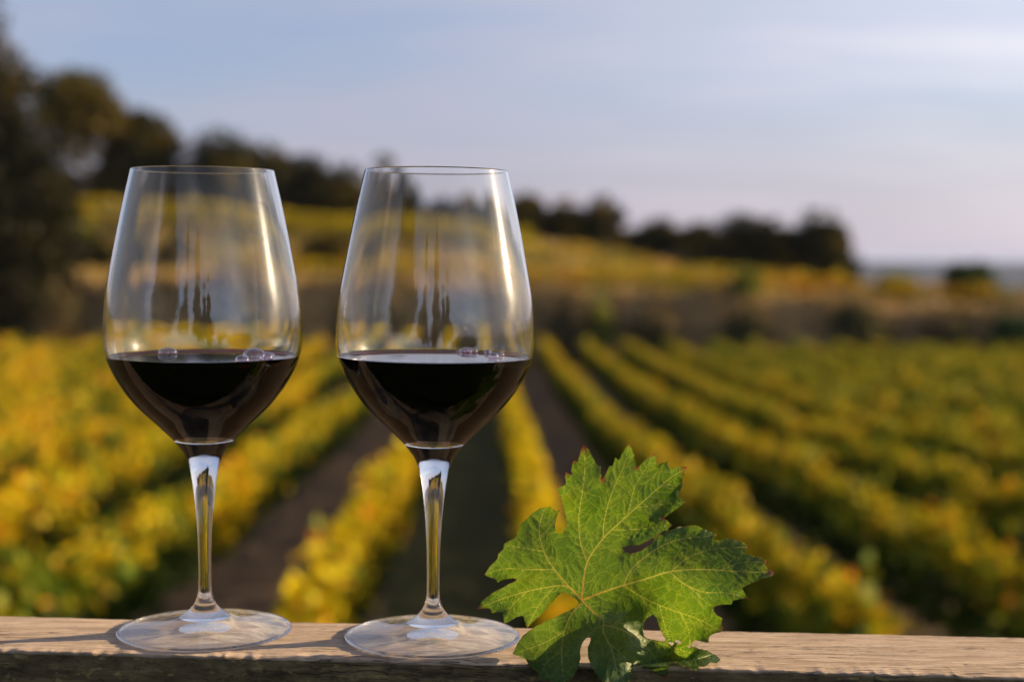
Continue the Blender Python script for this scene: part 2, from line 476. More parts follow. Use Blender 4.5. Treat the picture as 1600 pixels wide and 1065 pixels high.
def vine_row(points, seed, label, yellow, per_m, leaf=0.15, height=CREST, low=0.30, width=0.235, cat='vine row', group='vine rows in the field', orange=0.05, side_gain=2.0, patchy=0.45, lit=None):
    """points: polyline on the ground [(x, y)...] ; a trained row of vines"""
    rng = np.random.default_rng(seed)
    P = np.array(points, float); seg = np.linalg.norm(np.diff(P, axis=0), axis=1); L = np.concatenate([[0], np.cumsum(seg)])
    n = int(L[-1] * per_m)
    t = rng.uniform(0, L[-1], n)
    px = np.interp(t, L, P[:, 0]); py = np.interp(t, L, P[:, 1])
    tx = np.interp(t + .01, L, P[:, 0]) - np.interp(t - .01, L, P[:, 0]); ty = np.interp(t + .01, L, P[:, 1]) - np.interp(t - .01, L, P[:, 1])
    ln = np.hypot(tx, ty) + 1e-9; nx, ny = ty / ln, -tx / ln
    bump = vnoise1(t, rng, 0.8); bump2 = vnoise1(t, rng, 2.6)
    top = height * (0.93 + 0.09 * bump + 0.06 * bump2); wid = width * (1 + 0.28 * vnoise1(t, rng, 0.8))
    ang = rng.uniform(-0.35, math.pi + 0.35, n); rad = rng.uniform(0.45, 1.0, n) ** 0.5
    hh = (top - low) * 0.5
    lat = wid * np.cos(ang) * rad * rng.uniform(0.6, 1.15, n)
    fz = np.clip(np.sin(ang) * rad, -0.4, 1)
    vz = low + hh * (1 + rng.uniform(-1, 1, n)) ; up = rng.uniform(0, 1, n) < 0.35
    z = np.where(up, top - rng.uniform(0, 0.16, n) + 0.14 * np.maximum(rng.normal(size=n), 0), vz)
    lat = lat * np.where(up, 0.8, 1.0)
    gz = ground_z(px, py)
    cen = np.stack([px + nx * lat, py + ny * lat, gz + z], 1)
    v, f = leaf_cloud(cen, leaf, rng)
    patch = vnoise1(t, rng, 1.1) * 0.55 + vnoise1(t, rng, 4.0) * 0.55
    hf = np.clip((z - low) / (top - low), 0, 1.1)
    pr = yellow + patchy * patch + side_gain * (hf - 0.80)  # greener sides; sunlit crest and shaded sides also put into leaf colour
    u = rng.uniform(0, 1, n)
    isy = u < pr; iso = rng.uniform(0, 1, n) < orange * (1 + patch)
    w = rng.uniform(0, 1, n)[:, None]; lowm = np.clip((hf - 0.45) / 0.4, 0.1, 1)[:, None]  # lower leaves darker, row shade put into their colour
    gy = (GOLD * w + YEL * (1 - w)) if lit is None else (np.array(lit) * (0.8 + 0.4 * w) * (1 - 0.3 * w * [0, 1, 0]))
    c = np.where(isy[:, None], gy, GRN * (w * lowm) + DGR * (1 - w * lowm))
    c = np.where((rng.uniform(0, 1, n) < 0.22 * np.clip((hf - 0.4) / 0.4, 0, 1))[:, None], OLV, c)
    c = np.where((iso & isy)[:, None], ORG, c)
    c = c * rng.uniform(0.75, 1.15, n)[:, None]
    root = empty('vine_row', (float(P[0, 0]), float(P[0, 1]), float(ground_z(P[0, 0], P[0, 1]))))
    v = v - np.array(root.location)
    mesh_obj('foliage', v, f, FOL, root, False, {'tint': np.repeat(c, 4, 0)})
    tag(root, label, cat, group)
    return root


def tube(path, rad, k=8):
    path = np.asarray(path, float); V = []; F = []
    for i, p in enumerate(path):
        d = path[min(i + 1, len(path) - 1)] - path[max(i - 1, 0)]; d /= np.linalg.norm(d)
        a = np.cross(d, [0.3, 1, 0.1]); a /= np.linalg.norm(a); b = np.cross(d, a)
        for j in range(k):
            t = 2 * math.pi * j / k; V.append(p + rad[i] * (math.cos(t) * a + math.sin(t) * b))
    for i in range(len(path) - 1):
        for j in range(k):
            F.append([i * k + j, i * k + (j + 1) % k, (i + 1) * k + (j + 1) % k, (i + 1) * k + j])
    F.append(list(range(k))[::-1]); F.append([(len(path) - 1) * k + j for j in range(k)])
    return V, F


def multi_tube(parts):
    V, F = [], []
    for path, rad, k in parts:
        v, f = tube(path, rad, k); o = len(V); V += v; F += [[i + o for i in q] for q in f]
    return V, F


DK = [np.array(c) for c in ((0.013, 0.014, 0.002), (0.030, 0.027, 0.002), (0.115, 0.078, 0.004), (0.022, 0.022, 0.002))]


def tree(name, label, cat, x, y, top_z, width, seed, shape='round', leaf=0.34, dens=1.0, cols=None, group=None, clear=0.3, depth=None, lean=0.0):
    """trunk with limbs, and a crown of leaf clumps. clear: share of the height that is bare trunk"""
    rng = np.random.default_rng(seed)
    gz = float(ground_z(x, y)); H = top_z - gz
    root = empty(name, (x, y, gz)); tag(root, label, cat, group)
    cols = cols or DK
    z0 = H * (clear - 0.22 if shape == 'round' else clear); cz = (z0 + H) / 2; rz = (H - z0) / 2; rx = width / 2; ry = (depth or width) / 2
    nb = int(16 + 12 * dens)
    cl = []
    k = 0
    while len(cl) < nb and k < 4000:
        k += 1
        q = rng.uniform(-1, 1, 3)
        if shape == 'cone':
            lim = max(0.05, (1 - (q[2] + 1) / 2)) ** 0.8
            if math.hypot(q[0], q[1]) > lim: continue
        elif shape == 'pine':
            if np.linalg.norm(q * [1, 1, 0.9]) > 1 or (q[2] < -0.1 and rng.uniform() < 0.6): continue
        elif np.linalg.norm(q) > 1: continue
        cl.append(q)
    cl = np.array(cl)
    cs = rng.uniform(0.30, 0.52, len(cl))
    if shape == 'cone': cs *= 0.75
    pc = cl * (1 - cs[:, None] * 0.8) * [rx, ry, rz] + [lean, 0, cz]
    rad = cs * min(rx, rz) * 1.1 + 0.08 * max(rx, rz)
    # the topmost clump reaches the given height
    i = int(np.argmax(pc[:, 2])); pc[i, 2] = H - rad[i] * 0.9; pc[i, 0] *= 0.4
    cen, cc = [], []
    for p, r in zip(pc, rad):
        n = int(3.0 * (r / leaf) ** 2 * 4)
        d = rng.normal(size=(n, 3)); d /= np.linalg.norm(d, axis=1)[:, None]
        rr = r * rng.uniform(0.35, 1.06, n) ** 0.6
        cen.append(p + d * rr[:, None] * [1.12, 1.12, 0.85])
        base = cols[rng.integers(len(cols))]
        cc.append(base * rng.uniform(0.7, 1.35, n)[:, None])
    cen = np.concatenate(cen); cc = np.concatenate(cc)
    keep = cen[:, 2] > 0.05; cen, cc = cen[keep], cc[keep]
    v, f = leaf_cloud(cen, leaf, rng)
    parts = [([(0, 0, -0.3), (0.02 * H * rng.normal() * .4, 0, H * 0.25), (lean * 0.5, 0, H * 0.55), (lean, 0, H * 0.88)], [H * .028 + .04, H * .021 + .03, H * .013 + .02, 0.02], 8)]
    for p in pc[:9]:
        s = np.array([lean * 0.4, 0, max(0.15 * H, min(p[2] - 0.18 * H, H * 0.7))])
        parts.append(([s, (s + p) / 2 + [0, 0, -0.05 * H], p], [H * .011 + .012, H * .007 + .01, 0.012], 5))
    tv, tf = multi_tube(parts)
    mesh_obj('trunk', tv, tf, BARK, root)
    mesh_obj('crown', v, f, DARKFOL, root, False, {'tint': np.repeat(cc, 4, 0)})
    return root


# ------------------------------------------------------------------ vineyard rows
ORD = ['first', 'second', 'third', 'fourth', 'fifth', 'sixth', 'seventh', 'eighth', 'ninth', 'tenth', 'eleventh', 'twelfth', 'thirteenth', 'fourteenth']
RL = {0: 'golden vine row running down between the right glass and the leaf tip',
      1: 'long vine row with lit gold crest passing behind the leaf to the rail',
      2: 'broad vine row with orange tufts, next one right of the leaf',
      3: 'dark sided vine row with yellow crest, second one right of the leaf'}
LL = {0: 'bright yellow vine row close to the right glass stem, left side',
      1: 'yellow vine row running behind the stem of the left glass',
      2: 'green and yellow vine row left of the left glass stem'}


def build_rows():
    for i, x0 in enumerate(ROWX):
        ystart = max(9.2 + 0.25 * ((i * 7) % 3), (x0 - 0.6) / 0.42)
        if ystart > FIELD_END - 3: continue
        ys = np.linspace(ystart, FIELD_END - 0.4 * (i % 3), 12)
        lab = RL.get(i, '%s vine row to the right of the leaf, counted along the field' % ORD[i - 1])
        dens = 300 if i < 5 else 150
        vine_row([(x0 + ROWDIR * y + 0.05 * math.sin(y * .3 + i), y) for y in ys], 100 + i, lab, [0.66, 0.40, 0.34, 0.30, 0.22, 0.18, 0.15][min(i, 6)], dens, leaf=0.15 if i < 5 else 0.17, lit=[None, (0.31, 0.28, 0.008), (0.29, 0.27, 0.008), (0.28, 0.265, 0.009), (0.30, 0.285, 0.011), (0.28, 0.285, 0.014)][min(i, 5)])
    for i, x0 in enumerate(ROWXL):
        ystart = max(9.0 + 0.3 * ((i * 5) % 3), (-x0 - 0.6) / 0.42)
        if ystart > FIELD_END - 3: continue
        ys = np.linspace(ystart, FIELD_END - 0.5 * (i % 2), 12)
        lab = LL.get(i, '%s vine row left of the right glass stem, golden and uneven' % ORD[i])
        vine_row([(x0 + ROWDIR * y + 0.05 * math.sin(y * .3 + i), y) for y in ys], 200 + i, lab, [0.64, 0.56, 0.42, 0.50][min(i, 3)], 260 if i < 4 else 150, leaf=0.15 if i < 4 else 0.17, orange=0.08 if i < 3 else 0.16, side_gain=0.9, patchy=0.75, width=0.21)
    # terraces above the bank
    def px_line(xs, Y): return [((x - 800) / FPX * Y, Y) for x in xs]
    vine_row(px_line([820, 1100, 1400, 1680], 81.5), 301, 'orange vine row along the lip of the brown bank on the right', 1.3, 170, leaf=0.2, group='vine rows on the terraces', orange=0.55, width=0.5)
    vine_row(px_line([430, 560, 700, 830], 82.0), 302, 'amber vine row along the bank top seen between and through the glasses', 0.85, 60, leaf=0.2, group='vine rows on the terraces', orange=0.45, width=0.5)
    vine_row(px_line([60, 250, 420, 600], 106), 303, 'yellow green vine row on the hill below the pine ridge', 0.95, 110, leaf=0.24, group='vine rows on the terraces', orange=0.0, width=0.6)
    vine_row(px_line([560, 700, 830], 104), 304, 'yellow vine row on the hill seen through the right glass', 0.70, 60, leaf=0.24, group='vine rows on the terraces', orange=0.05, width=0.6)
    for Yr, sd_, lb in ((103.0, 311, 'lower yellow green vine row on the hill below the pine ridge'), (99.5, 312, 'lowest gold vine row on the hill, above the dark shrubs')):
        vine_row(px_line([90, 300, 560, 830], Yr), sd_, lb, 0.95, 110, leaf=0.24, group='vine rows on the terraces', orange=0.0, width=0.6)
    vine_row(px_line([400, 560, 700, 840], 88.5), 313, 'gold vine row on the slope between the bank and the dark shrubs', 0.95, 90, leaf=0.22, group='vine rows on the terraces', orange=0.15, width=0.55)
    vine_row(px_line([1000, 1180, 1330], 95), 307, 'dull gold vine row in front of the dark clump of trees', 0.9, 60, leaf=0.24, group='vine rows on the terraces', orange=0.1, width=0.6)
    vine_row(px_line([830, 900, 1010], 97), 305, 'short gold green vine row on the slope right of the right glass', 0.75, 60, leaf=0.24, group='vine rows on the terraces', orange=0.15, width=0.6)
    vine_row(px_line([870, 960, 1075], 91), 306, 'olive vine row just above the orange strip right of the glasses', 0.45, 60, leaf=0.24, group='vine rows on the terraces', orange=0.1, width=0.6)


build_rows()


def build_trees():
    def T(name, label, cat, x, ytop, w, Y, seed, shape='round', **k):
        p = at(x, ytop, Y)
        tree(name, label, cat, float(p[0]), float(Y), float(p[2]) + 6 * Y / FPX, 1.16 * w * Y / FPX, seed, shape, **k)
    G = 'trees along the ridge'
    warm = [np.array(c) for c in ((0.065, 0.052, 0.005), (0.105, 0.072, 0.006), (0.04, 0.036, 0.005))]
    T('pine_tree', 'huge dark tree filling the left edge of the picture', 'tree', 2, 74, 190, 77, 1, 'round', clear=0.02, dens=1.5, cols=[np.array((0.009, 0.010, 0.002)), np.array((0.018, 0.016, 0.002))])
    T('pine_tree', 'very tall dark tree whose twigs touch the top left corner', 'tree', -75, -40, 190, 79, 2, 'round', clear=0.1, dens=1.2)
    T('pine_tree', 'brown green pine with sky showing beside its trunk, left ridge', 'tree', 128, 106, 118, 108, 3, 'pine', clear=0.30, cols=warm, group=G, dens=1.3)
    T('pine_tree', 'rounded dark tree sloping down to the gap above the left glass', 'tree', 218, 168, 122, 112, 4, 'round', clear=0.1, group=G, dens=1.4)
    T('pine_tree', 'low dark tree behind the sky hole on the left ridge', 'tree', 110, 268, 120, 113, 44, 'round', clear=0.02, group=G)
    T('pine_tree', 'broad dark tree rising behind the rim of the left glass', 'tree', 352, 202, 112, 112, 5, 'round', clear=0.1, group=G, dens=1.4)
    T('pine_tree', 'dark tree just right of the left glass rim', 'tree', 425, 226, 80, 113, 6, 'round', clear=0.08, group=G, dens=1.3)
    T('pine_tree', 'dark tree midway between the two glass rims', 'tree', 484, 240, 80, 114, 7, 'round', clear=0.08, group=G, dens=1.3)
    T('pine_tree', 'dark tree just left of the right glass rim', 'tree', 540, 256, 74, 113, 8, 'round', clear=0.08, group=G, dens=1.3)
    T('fir_tree', 'small pointed tree poking above the right glass rim', 'tree', 600, 243, 50, 116, 9, 'cone', clear=0.05, group=G, dens=1.6)
    T('pine_tree', 'dark tree seen through the left part of the right glass', 'tree', 622, 288, 70, 112, 10, 'round', clear=0.08, group=G)
    T('pine_tree', 'low dark tree seen through the middle of the right glass', 'tree', 690, 318, 80, 112, 11, 'round', clear=0.08, group=G)
    T('pine_tree', 'low dark tree seen through the right part of the right glass', 'tree', 752, 312, 76, 112, 12, 'round', clear=0.08, group=G)
    T('pine_tree', 'dark tree touching the right edge of the right glass', 'tree', 825, 308, 66, 110, 13, 'round', clear=0.12, group=G, dens=1.3)
    T('pine_tree', 'middle tree of three on the slope right of the glasses', 'tree', 884, 310, 56, 110, 14, 'round', clear=0.25, group=G, dens=1.3)
    T('pine_tree', 'tall last tree before the dip in the skyline', 'tree', 936, 306, 62, 110, 15, 'round', clear=0.10, group=G, dens=1.4)
    T('shrub', 'low dark shrub filling the dip in the skyline', 'shrub', 990, 362, 70, 112, 16, 'round', clear=0.02, group=G)
    H = 'trees of the dark clump on the right'
    T('pine_tree', 'leftmost tree of the dark clump on the right, sky below it', 'tree', 1034, 344, 62, 108, 17, 'round', clear=0.3, group=H, dens=1.2)
    T('pine_tree', 'second tree of the dark clump on the right', 'tree', 1100, 352, 84, 106, 18, 'round', clear=0.06, group=H, dens=1.3)
    T('pine_tree', 'broad middle tree of the dark clump on the right', 'tree', 1172, 334, 100, 107, 19, 'round', clear=0.06, group=H, dens=1.4)
    T('pine_tree', 'low tree filling the notch in the dark clump on the right', 'tree', 1228, 358, 76, 106, 20, 'round', clear=0.04, group=H, dens=1.3)
    T('pine_tree', 'tall peaked tree ending the dark clump on the right', 'tree', 1277, 328, 92, 106, 21, 'round', clear=0.03, group=H, dens=1.6)
    T('shrub', 'low dark shrub at the foot of the peaked right tree', 'shrub', 1300, 392, 70, 104, 45, 'round', clear=0.02, group=H, dens=1.2)
    grn = [np.array(c) for c in ((0.03, 0.055, 0.015), (0.045, 0.07, 0.016))]
    yg = [np.array(c) for c in ((0.11, 0.13, 0.018), (0.16, 0.16, 0.02))]
    T('shrub', 'round dark green shrub alone on the skyline at far right', 'shrub', 1520, 410, 84, 92, 22, 'round', clear=0.02, cols=grn, dens=1.4, leaf=0.25)
    T('shrub', 'pale green bushy shrub standing in the orange strip, far right', 'shrub', 1402, 426, 54, 86, 23, 'round', clear=0.05, cols=yg, dens=0.8, leaf=0.22)
    T('shrub', 'yellow green shrub in front of the dark clump', 'shrub', 1163, 416, 50, 80, 24, 'round', clear=0.05, cols=yg, leaf=0.2)
    T('shrub', 'olive shrub growing up the bank right of the right glass', 'shrub', 938, 452, 34, 76.4, 25, 'round', clear=0.02, cols=yg, leaf=0.2)
    T('shrub', 'green shrub at the foot of the bank, right picture edge', 'shrub', 1586, 492, 70, 76, 26, 'round', clear=0.02, cols=grn, leaf=0.2)
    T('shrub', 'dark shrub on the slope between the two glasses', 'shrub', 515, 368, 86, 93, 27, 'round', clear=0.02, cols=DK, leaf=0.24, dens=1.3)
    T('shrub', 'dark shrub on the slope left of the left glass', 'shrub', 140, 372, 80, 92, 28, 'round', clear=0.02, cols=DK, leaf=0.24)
    T('shrub', 'brown shrub seen through the upper left glass', 'shrub', 262, 375, 90, 92, 29, 'round', clear=0.02, cols=warm, leaf=0.24)
    T('shrub', 'gold green shrub beside the dark left tree', 'shrub', 118, 352, 60, 96, 30, 'round', clear=0.02, cols=yg, leaf=0.24)
    for j, (x, y, w, lab) in enumerate([(895, 470, 80, 'dark shrub low on the bank beside the right glass'), (1025, 478, 70, 'dark shrub on the bank above the nearest green rows'),
                                        (1165, 482, 56, 'dark shrub on the bank under the clump of trees'), (1345, 470, 84, 'large dark shrub on the bank right of the clump'),
                                        (1480, 498, 70, 'brown shrub low on the bank near the right edge'), (560, 470, 60, 'brown shrub on the bank left of the right glass'),
                                        (65, 440, 110, 'dark undergrowth shrub at the foot of the huge left tree'), (390, 450, 70, 'brown shrub seen through the left glass bowl')]):
        T('shrub', lab, 'shrub', x, y, w, 76.6, 60 + j, 'round', clear=0.02, cols=[np.array((0.06, 0.06, 0.022)), np.array((0.11, 0.082, 0.04))], leaf=0.2)
    # cypresses and a grove behind the camera, mirrored in the glasses
    for j, (x, y, h, w, lab) in enumerate([(-2.5, -14, 7.6, 1.5, 'tall slim cypress mirrored leftmost in the glass'), (0.9, -15, 11.0, 2.0, 'tallest slim cypress mirrored in the middle of the glass'),
                                           (3.2, -15, 6.6, 1.6, 'short slim cypress mirrored beside the tallest one'), (5.4, -17, 8.2, 1.8, 'slim cypress mirrored rightmost in the glass')]):
        tree('cypress_tree', lab, 'tree', x, y, float(ground_z(x, y)) + h, w, 80 + j, 'cone', leaf=0.22, dens=2.0, clear=0.02, group='cypresses mirrored in the glasses')
    for j, (x, y, h, w, lab) in enumerate([(-9, -12, 9.0, 8.0, 'dark broad tree mirrored on the left of the glasses'), (-4.6, -20, 5.5, 4.2, 'low dark tree mirrored left of the cypresses'), (1.8, -21, 4.6, 5.0, 'low dark tree mirrored under the cypresses'),
                                           (7.5, -23, 3.8, 6.0, 'low dark tree mirrored right of the cypresses')]):
        tree('pine_tree', lab, 'tree', x, y, float(ground_z(x, y)) + h, w, 90 + j, 'round', leaf=0.3, clear=0.05, group='trees mirrored in the glasses')


build_trees()


def build_scrub():
    rng = np.random.default_rng(5)
    n = 26000
    y = rng.uniform(75.2, 80.5, n); x = (rng.uniform(-60, 1700, n) - 800) / FPX * y
    n2 = 22000
    y2 = rng.uniform(84, 111, n2); x2 = (rng.uniform(-60, 1400, n2) - 800) / FPX * y2
    X = np.concatenate([x, x2]); Y = np.concatenate([y, y2])
    cl = 0.5 + 0.5 * np.sin(X * 0.9 + 1.7 * np.sin(Y * 1.1 + X * .23)) * np.sin(Y * 0.8 + X * 0.37)
    z = ground_z(X, Y) + rng.uniform(0, 1, len(X)) ** 1.5 * (0.25 + 0.75 * cl)
    c1 = np.array([0.48, 0.32, 0.14]); c2 = np.array([0.19, 0.135, 0.06]); c3 = np.array([0.44, 0.35, 0.035])
    w = cl[:, None]
    c = np.where((Y < 81)[:, None], c1 * (1 - w) + c2 * w, c3 * (1 - w) + c1 * w * 0.75) * rng.uniform(0.6, 1.4, len(X))[:, None]
    v, f = leaf_cloud(np.stack([X, Y, z], 1), 0.26, rng)
    o = mesh_obj('dry_scrub', v, f, SCRUB, None, False, {'tint': np.repeat(c, 4, 0)})
    tag(o, 'brown dry scrub and grass covering the bank and the hillside', 'scrub', kind='stuff')


build_scrub()

# ------------------------------------------------------------------ wooden railing
PZ = CAM[2] - 0.18                                 # top of the rail
def front_y(x): return 0.6716 - 0.0685 * x
def back_y(x): return 0.7393 - 0.0545 * x


def build_rail():
    rng = np.random.default_rng(11)
    root = empty('wooden_railing', (0, 0.705, float(ground_z(0, 0.705))))
    tag(root, 'weathered grey brown wooden rail the glasses and leaf rest on', 'railing')
    xs = np.concatenate([np.linspace(-0.95, -0.34, 40), np.linspace(-0.335, 0.335, 900), np.linspace(0.34, 0.95, 40)])
    th = 0.045; rr = 0.0016
    # cross-section (s across: 0 front .. 1 back ; d: offset in y ; z), finely sampled
    prof = []
    for z in np.linspace(-th, -rr, 26): prof.append((0, 0.0, z, 0))
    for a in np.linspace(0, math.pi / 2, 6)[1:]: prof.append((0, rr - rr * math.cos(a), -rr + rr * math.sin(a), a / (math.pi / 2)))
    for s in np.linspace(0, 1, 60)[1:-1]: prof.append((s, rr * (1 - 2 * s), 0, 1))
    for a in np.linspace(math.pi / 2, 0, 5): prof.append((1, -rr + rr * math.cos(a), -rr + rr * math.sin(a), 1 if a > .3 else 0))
    for z in np.linspace(-rr, -th, 8)[1:]: prof.append((1, 0, z, 0))
    prof = np.array(prof); k = len(prof)
    n1 = [vnoise1(xs, rng, st) for st in (0.05, 0.012, 0.0035)]
    edge = 0.0009 * n1[0] + 0.0007 * n1[1] + 0.00035 * n1[2] + 0.0016 * np.clip(vnoise1(xs, rng, 0.018) - 0.45, 0, 1)
    m1 = [vnoise1(xs, rng, st) for st in (0.06, 0.010, 0.004)]
    bedge = 0.0008 * m1[0] + 0.0005 * m1[1] + 0.0002 * m1[2]
    V = np.zeros((len(xs), k, 3)); top = np.zeros((len(xs), k))
    F_, B_ = front_y(xs), back_y(xs)
    for j, (s, dy, z, tp) in enumerate(prof):
        e = edge * (1 - s) * np.exp(-max(0, s) * 12) if s < 0.5 else bedge * np.exp(-(1 - s) * 12)
        V[:, j, 0] = xs; V[:, j, 1] = F_ + (B_ - F_) * s + dy + e
        wob = vnoise1(xs, rng, 0.03) * 0.00022 if tp >= 1 and 0 < s < 1 else 0
        sag = -abs(edge) * 0.9 * (tp > 0) * math.exp(-s * 14)
        V[:, j, 2] = PZ + z + wob + sag
        top[:, j] = tp
    i = np.arange(len(xs) - 1)[:, None] * k + np.arange(k - 1)[None, :]
    F = np.stack([i, i + k, i + k + 1, i + 1], -1).reshape(-1, 4)
    b = np.arange(len(xs) - 1) * k
    F = np.concatenate([F, np.stack([b + k - 1, b + 2 * k - 1, b + k, b], -1)])
    V = V.reshape(-1, 3)
    faces = [list(f) for f in F] + [list(range(k))[::-1], [(len(xs) - 1) * k + j for j in range(k)]]
    V = V - np.array(root.location)
    rail = mesh_obj('top_rail', V, faces, WOOD, root, True, {'top': top.ravel()})
    rail.cycles.is_caustics_receiver = True
    for px in (-0.72, 0.72):
        y0 = (front_y(px) + back_y(px)) / 2; w, d = 0.04, 0.026; z0, z1 = float(ground_z(px, y0)) - 0.2, PZ - th - 0.0
        c = 0.004; pv = []
        ring = [(-w, -d + c), (-w + c, -d), (w - c, -d), (w, -d + c), (w, d - c), (w - c, d), (-w + c, d), (-w, d - c)]
        for z in (z0, z1): pv += [(px + a, y0 + b_, z) for a, b_ in ring]
        pf = [[q, (q + 1) % 8, 8 + (q + 1) % 8, 8 + q] for q in range(8)] + [list(range(8))[::-1], list(range(8, 16))]
        mesh_obj('post', np.array(pv) - np.array(root.location), pf, WOOD, root, False, {'top': np.full(16, 0.4)})


build_rail()

# ------------------------------------------------------------------ wine glasses
def catmull(pts, n):
    """resample a polyline smoothly (centripetal-like, by monotone chord parameter)"""
    P = np.asarray(pts, float); d = np.linalg.norm(np.diff(P, axis=0), axis=1) ** 0.5; t = np.concatenate([[0], np.cumsum(d)])
    m = np.zeros_like(P)
    m[1:-1] = ((P[1:-1] - P[:-2]) / d[:-1, None] * d[1:, None] + (P[2:] - P[1:-1]) / d[1:, None] * d[:-1, None]) / (d[:-1] + d[1:])[:, None]
    m[0] = (P[1] - P[0]) / d[0]; m[-1] = (P[-1] - P[-2]) / d[-1]
    out = []
    for i in range(len(P) - 1):
        k = max(2, int(round(n * d[i] / t[-1])))
        u = np.linspace(0, 1, k, endpoint=False)[:, None]; h = d[i]
        out.append((2 * u**3 - 3 * u**2 + 1) * P[i] + (u**3 - 2 * u**2 + u) * h * m[i] + (-2 * u**3 + 3 * u**2) * P[i + 1] + (u**3 - u**2) * h * m[i + 1])
    out.append(P[-1:]); return np.concatenate(out)


def curve_normals(C, side):
    t = np.gradient(C, axis=0); t /= np.linalg.norm(t, axis=1)[:, None] + 1e-12
    return np.stack([t[:, 1], -t[:, 0]], 1) * side        # (r, z) normals


def lathe(name, C, Nn, mat, parent, seg=144, attr=None):
    """revolve the profile C (r, z) with given profile normals"""
    k = len(C); V, NN = [], []
    a = np.linspace(0, 2 * math.pi, seg, endpoint=False)
    pole = [C[j, 0] < 1e-6 for j in range(k)]
    idx = np.zeros((k, seg), int); c = 0
    for j in range(k):
        if pole[j]:
            V.append([[0, 0, C[j, 1]]]); NN.append([[0, 0, np.sign(Nn[j, 1]) or 1]]); idx[j] = c; c += 1
        else:
            V.append(np.stack([C[j, 0] * np.cos(a), C[j, 0] * np.sin(a), np.full(seg, C[j, 1])], 1))
            NN.append(np.stack([Nn[j, 0] * np.cos(a), Nn[j, 0] * np.sin(a), np.full(seg, Nn[j, 1])], 1)); idx[j] = c + np.arange(seg); c += seg
    V = np.concatenate(V); NN = np.concatenate(NN); F = []
    at_ = {attr[0]: np.concatenate([np.full(1 if pole[j] else seg, attr[1][j]) for j in range(k)])} if attr else None
    for j in range(k - 1):
        for q in range(seg):
            q2 = (q + 1) % seg; f = [idx[j, q], idx[j, q2], idx[j + 1, q2], idx[j + 1, q]]
            if pole[j]: f = [idx[j, 0], idx[j + 1, q2], idx[j + 1, q]]
            elif pole[j + 1]: f = [idx[j, q], idx[j, q2], idx[j + 1, 0]]
            # winding so that the face normal agrees with the profile normal
            p = V[f[:3]]; fn = np.cross(p[1] - p[0], p[2] - p[0])
            if fn @ NN[f[0]] + fn @ NN[f[2]] < 0: f = f[::-1]
            F.append(f)
    return mesh_obj(name, V, F, mat, parent, True, attrs=at_, normals=NN)


GS = 0.000305
OUT = [(267.5, 109.2), (320, 121.2), (388, 135), (455, 147.2), (500, 151.6), (523, 152.3), (545, 150.3), (563, 145.2), (590, 132.4), (613, 117.2), (636, 97.5),
       (658, 74), (674, 57.5), (684, 47.5), (699, 35.5), (706, 30.6), (718, 25.6), (730, 22), (749, 18.6), (769, 16), (800, 13), (835, 10.9), (879, 9.7), (908, 9.75), (923, 10.6),
       (934, 13.2), (943, 17.5), (951, 24)]
_fr = np.concatenate([np.linspace(0.0079, 0.016, 16), np.linspace(0.0175, 0.0402, 18)])
FOOT_TOP = np.stack([_fr, 0.0052 * np.exp(-(_fr - 0.0073) / 0.0058) + 0.0050 * (1 - _fr / 0.0413) + 0.0011], 1)


def px2m(p): return np.array([(r * GS, (985.0 - y) * GS) for y, r in p])


def glass_profiles():
    outer = catmull(np.concatenate([px2m(OUT), FOOT_TOP]), 420)
    no = curve_normals(outer, -1)                     # descending curve, outward normal
    if no[10, 0] < 0: no = -no
    # seams by height
    hb, hf = (985 - 690) * GS, (985 - 955) * GS
    ib = int(np.argmin(abs(outer[:, 1] - hb))); jf = int(np.argmin(abs(outer[:, 1] - hf)))
    # inner wall
    zz = outer[:, 1]
    th = np.interp(zz, [0.095, 0.11, 0.15, 0.22], [0.0021, 0.0016, 0.00115, 0.00095])
    inn = outer - no * th[:, None]
    keep = (inn[:, 1] > 0.0980) & (np.arange(len(outer)) < ib)
    inn = inn[keep]
    tail = np.array([inn[-1], (inn[-1, 0] - 0.0026, inn[-1, 1] - 0.0020), (0.0100, 0.0949), (0.0050, 0.0940), (0.0, 0.0937)])
    tl = catmull(tail, 26)
    inner = np.concatenate([inn, tl[1:]])
    ni = curve_normals(inner, 1)
    if ni[10, 0] > 0: ni = -ni
    ni[-1] = (0, 1)
    # rounded rim joining inner and outer
    o0, i0 = outer[0], inner[0]; c = (o0 + i0) / 2; r = np.linalg.norm(o0 - i0) / 2
    d = (o0 - c) / r; up = np.array([-d[1], d[0]]);
    if up[1] < 0: up = -up
    a = np.linspace(math.pi, 0, 9)[1:-1]
    rim = np.array([c + r * (math.cos(q) * d + math.sin(q) * up) for q in a]); nr = (rim - c) / r
    bowl = np.concatenate([rim, outer[:ib + 1]]); nb = np.concatenate([nr, no[:ib + 1]])
    stem, ns = outer[ib:jf + 1], no[ib:jf + 1]
    ft = outer[jf:]; nft = no[jf:]
    e = ft[-1]; R0 = 0.0413
    edge = np.array([e + (0.0005, -0.00012), (R0 - 0.0001, 0.00085), (R0, 0.00055), (R0 - 0.0002, 0.0002), (R0 - 0.0008, 0.0)])
    bot = np.array([(r, 0.0013 * (0.5 + 0.5 * math.cos(math.pi * r / 0.0400))) for r in np.linspace(0.0392, 0, 24)])
    rest = catmull(np.concatenate([[e], edge, bot]), 130)[1:]
    foot = np.concatenate([ft, rest])
    nf = curve_normals(foot, -1)
    if nf[3, 1] < 0: nf = -nf
    nf[:len(ft) - 2] = nft[:-2]; nf[-1] = (0, -1)
    return bowl, nb, stem, ns, foot, nf, inner, ni


BOWL, NBOWL, STEM, NSTEM, FOOT, NFOOT, INNER, NINNER = glass_profiles()


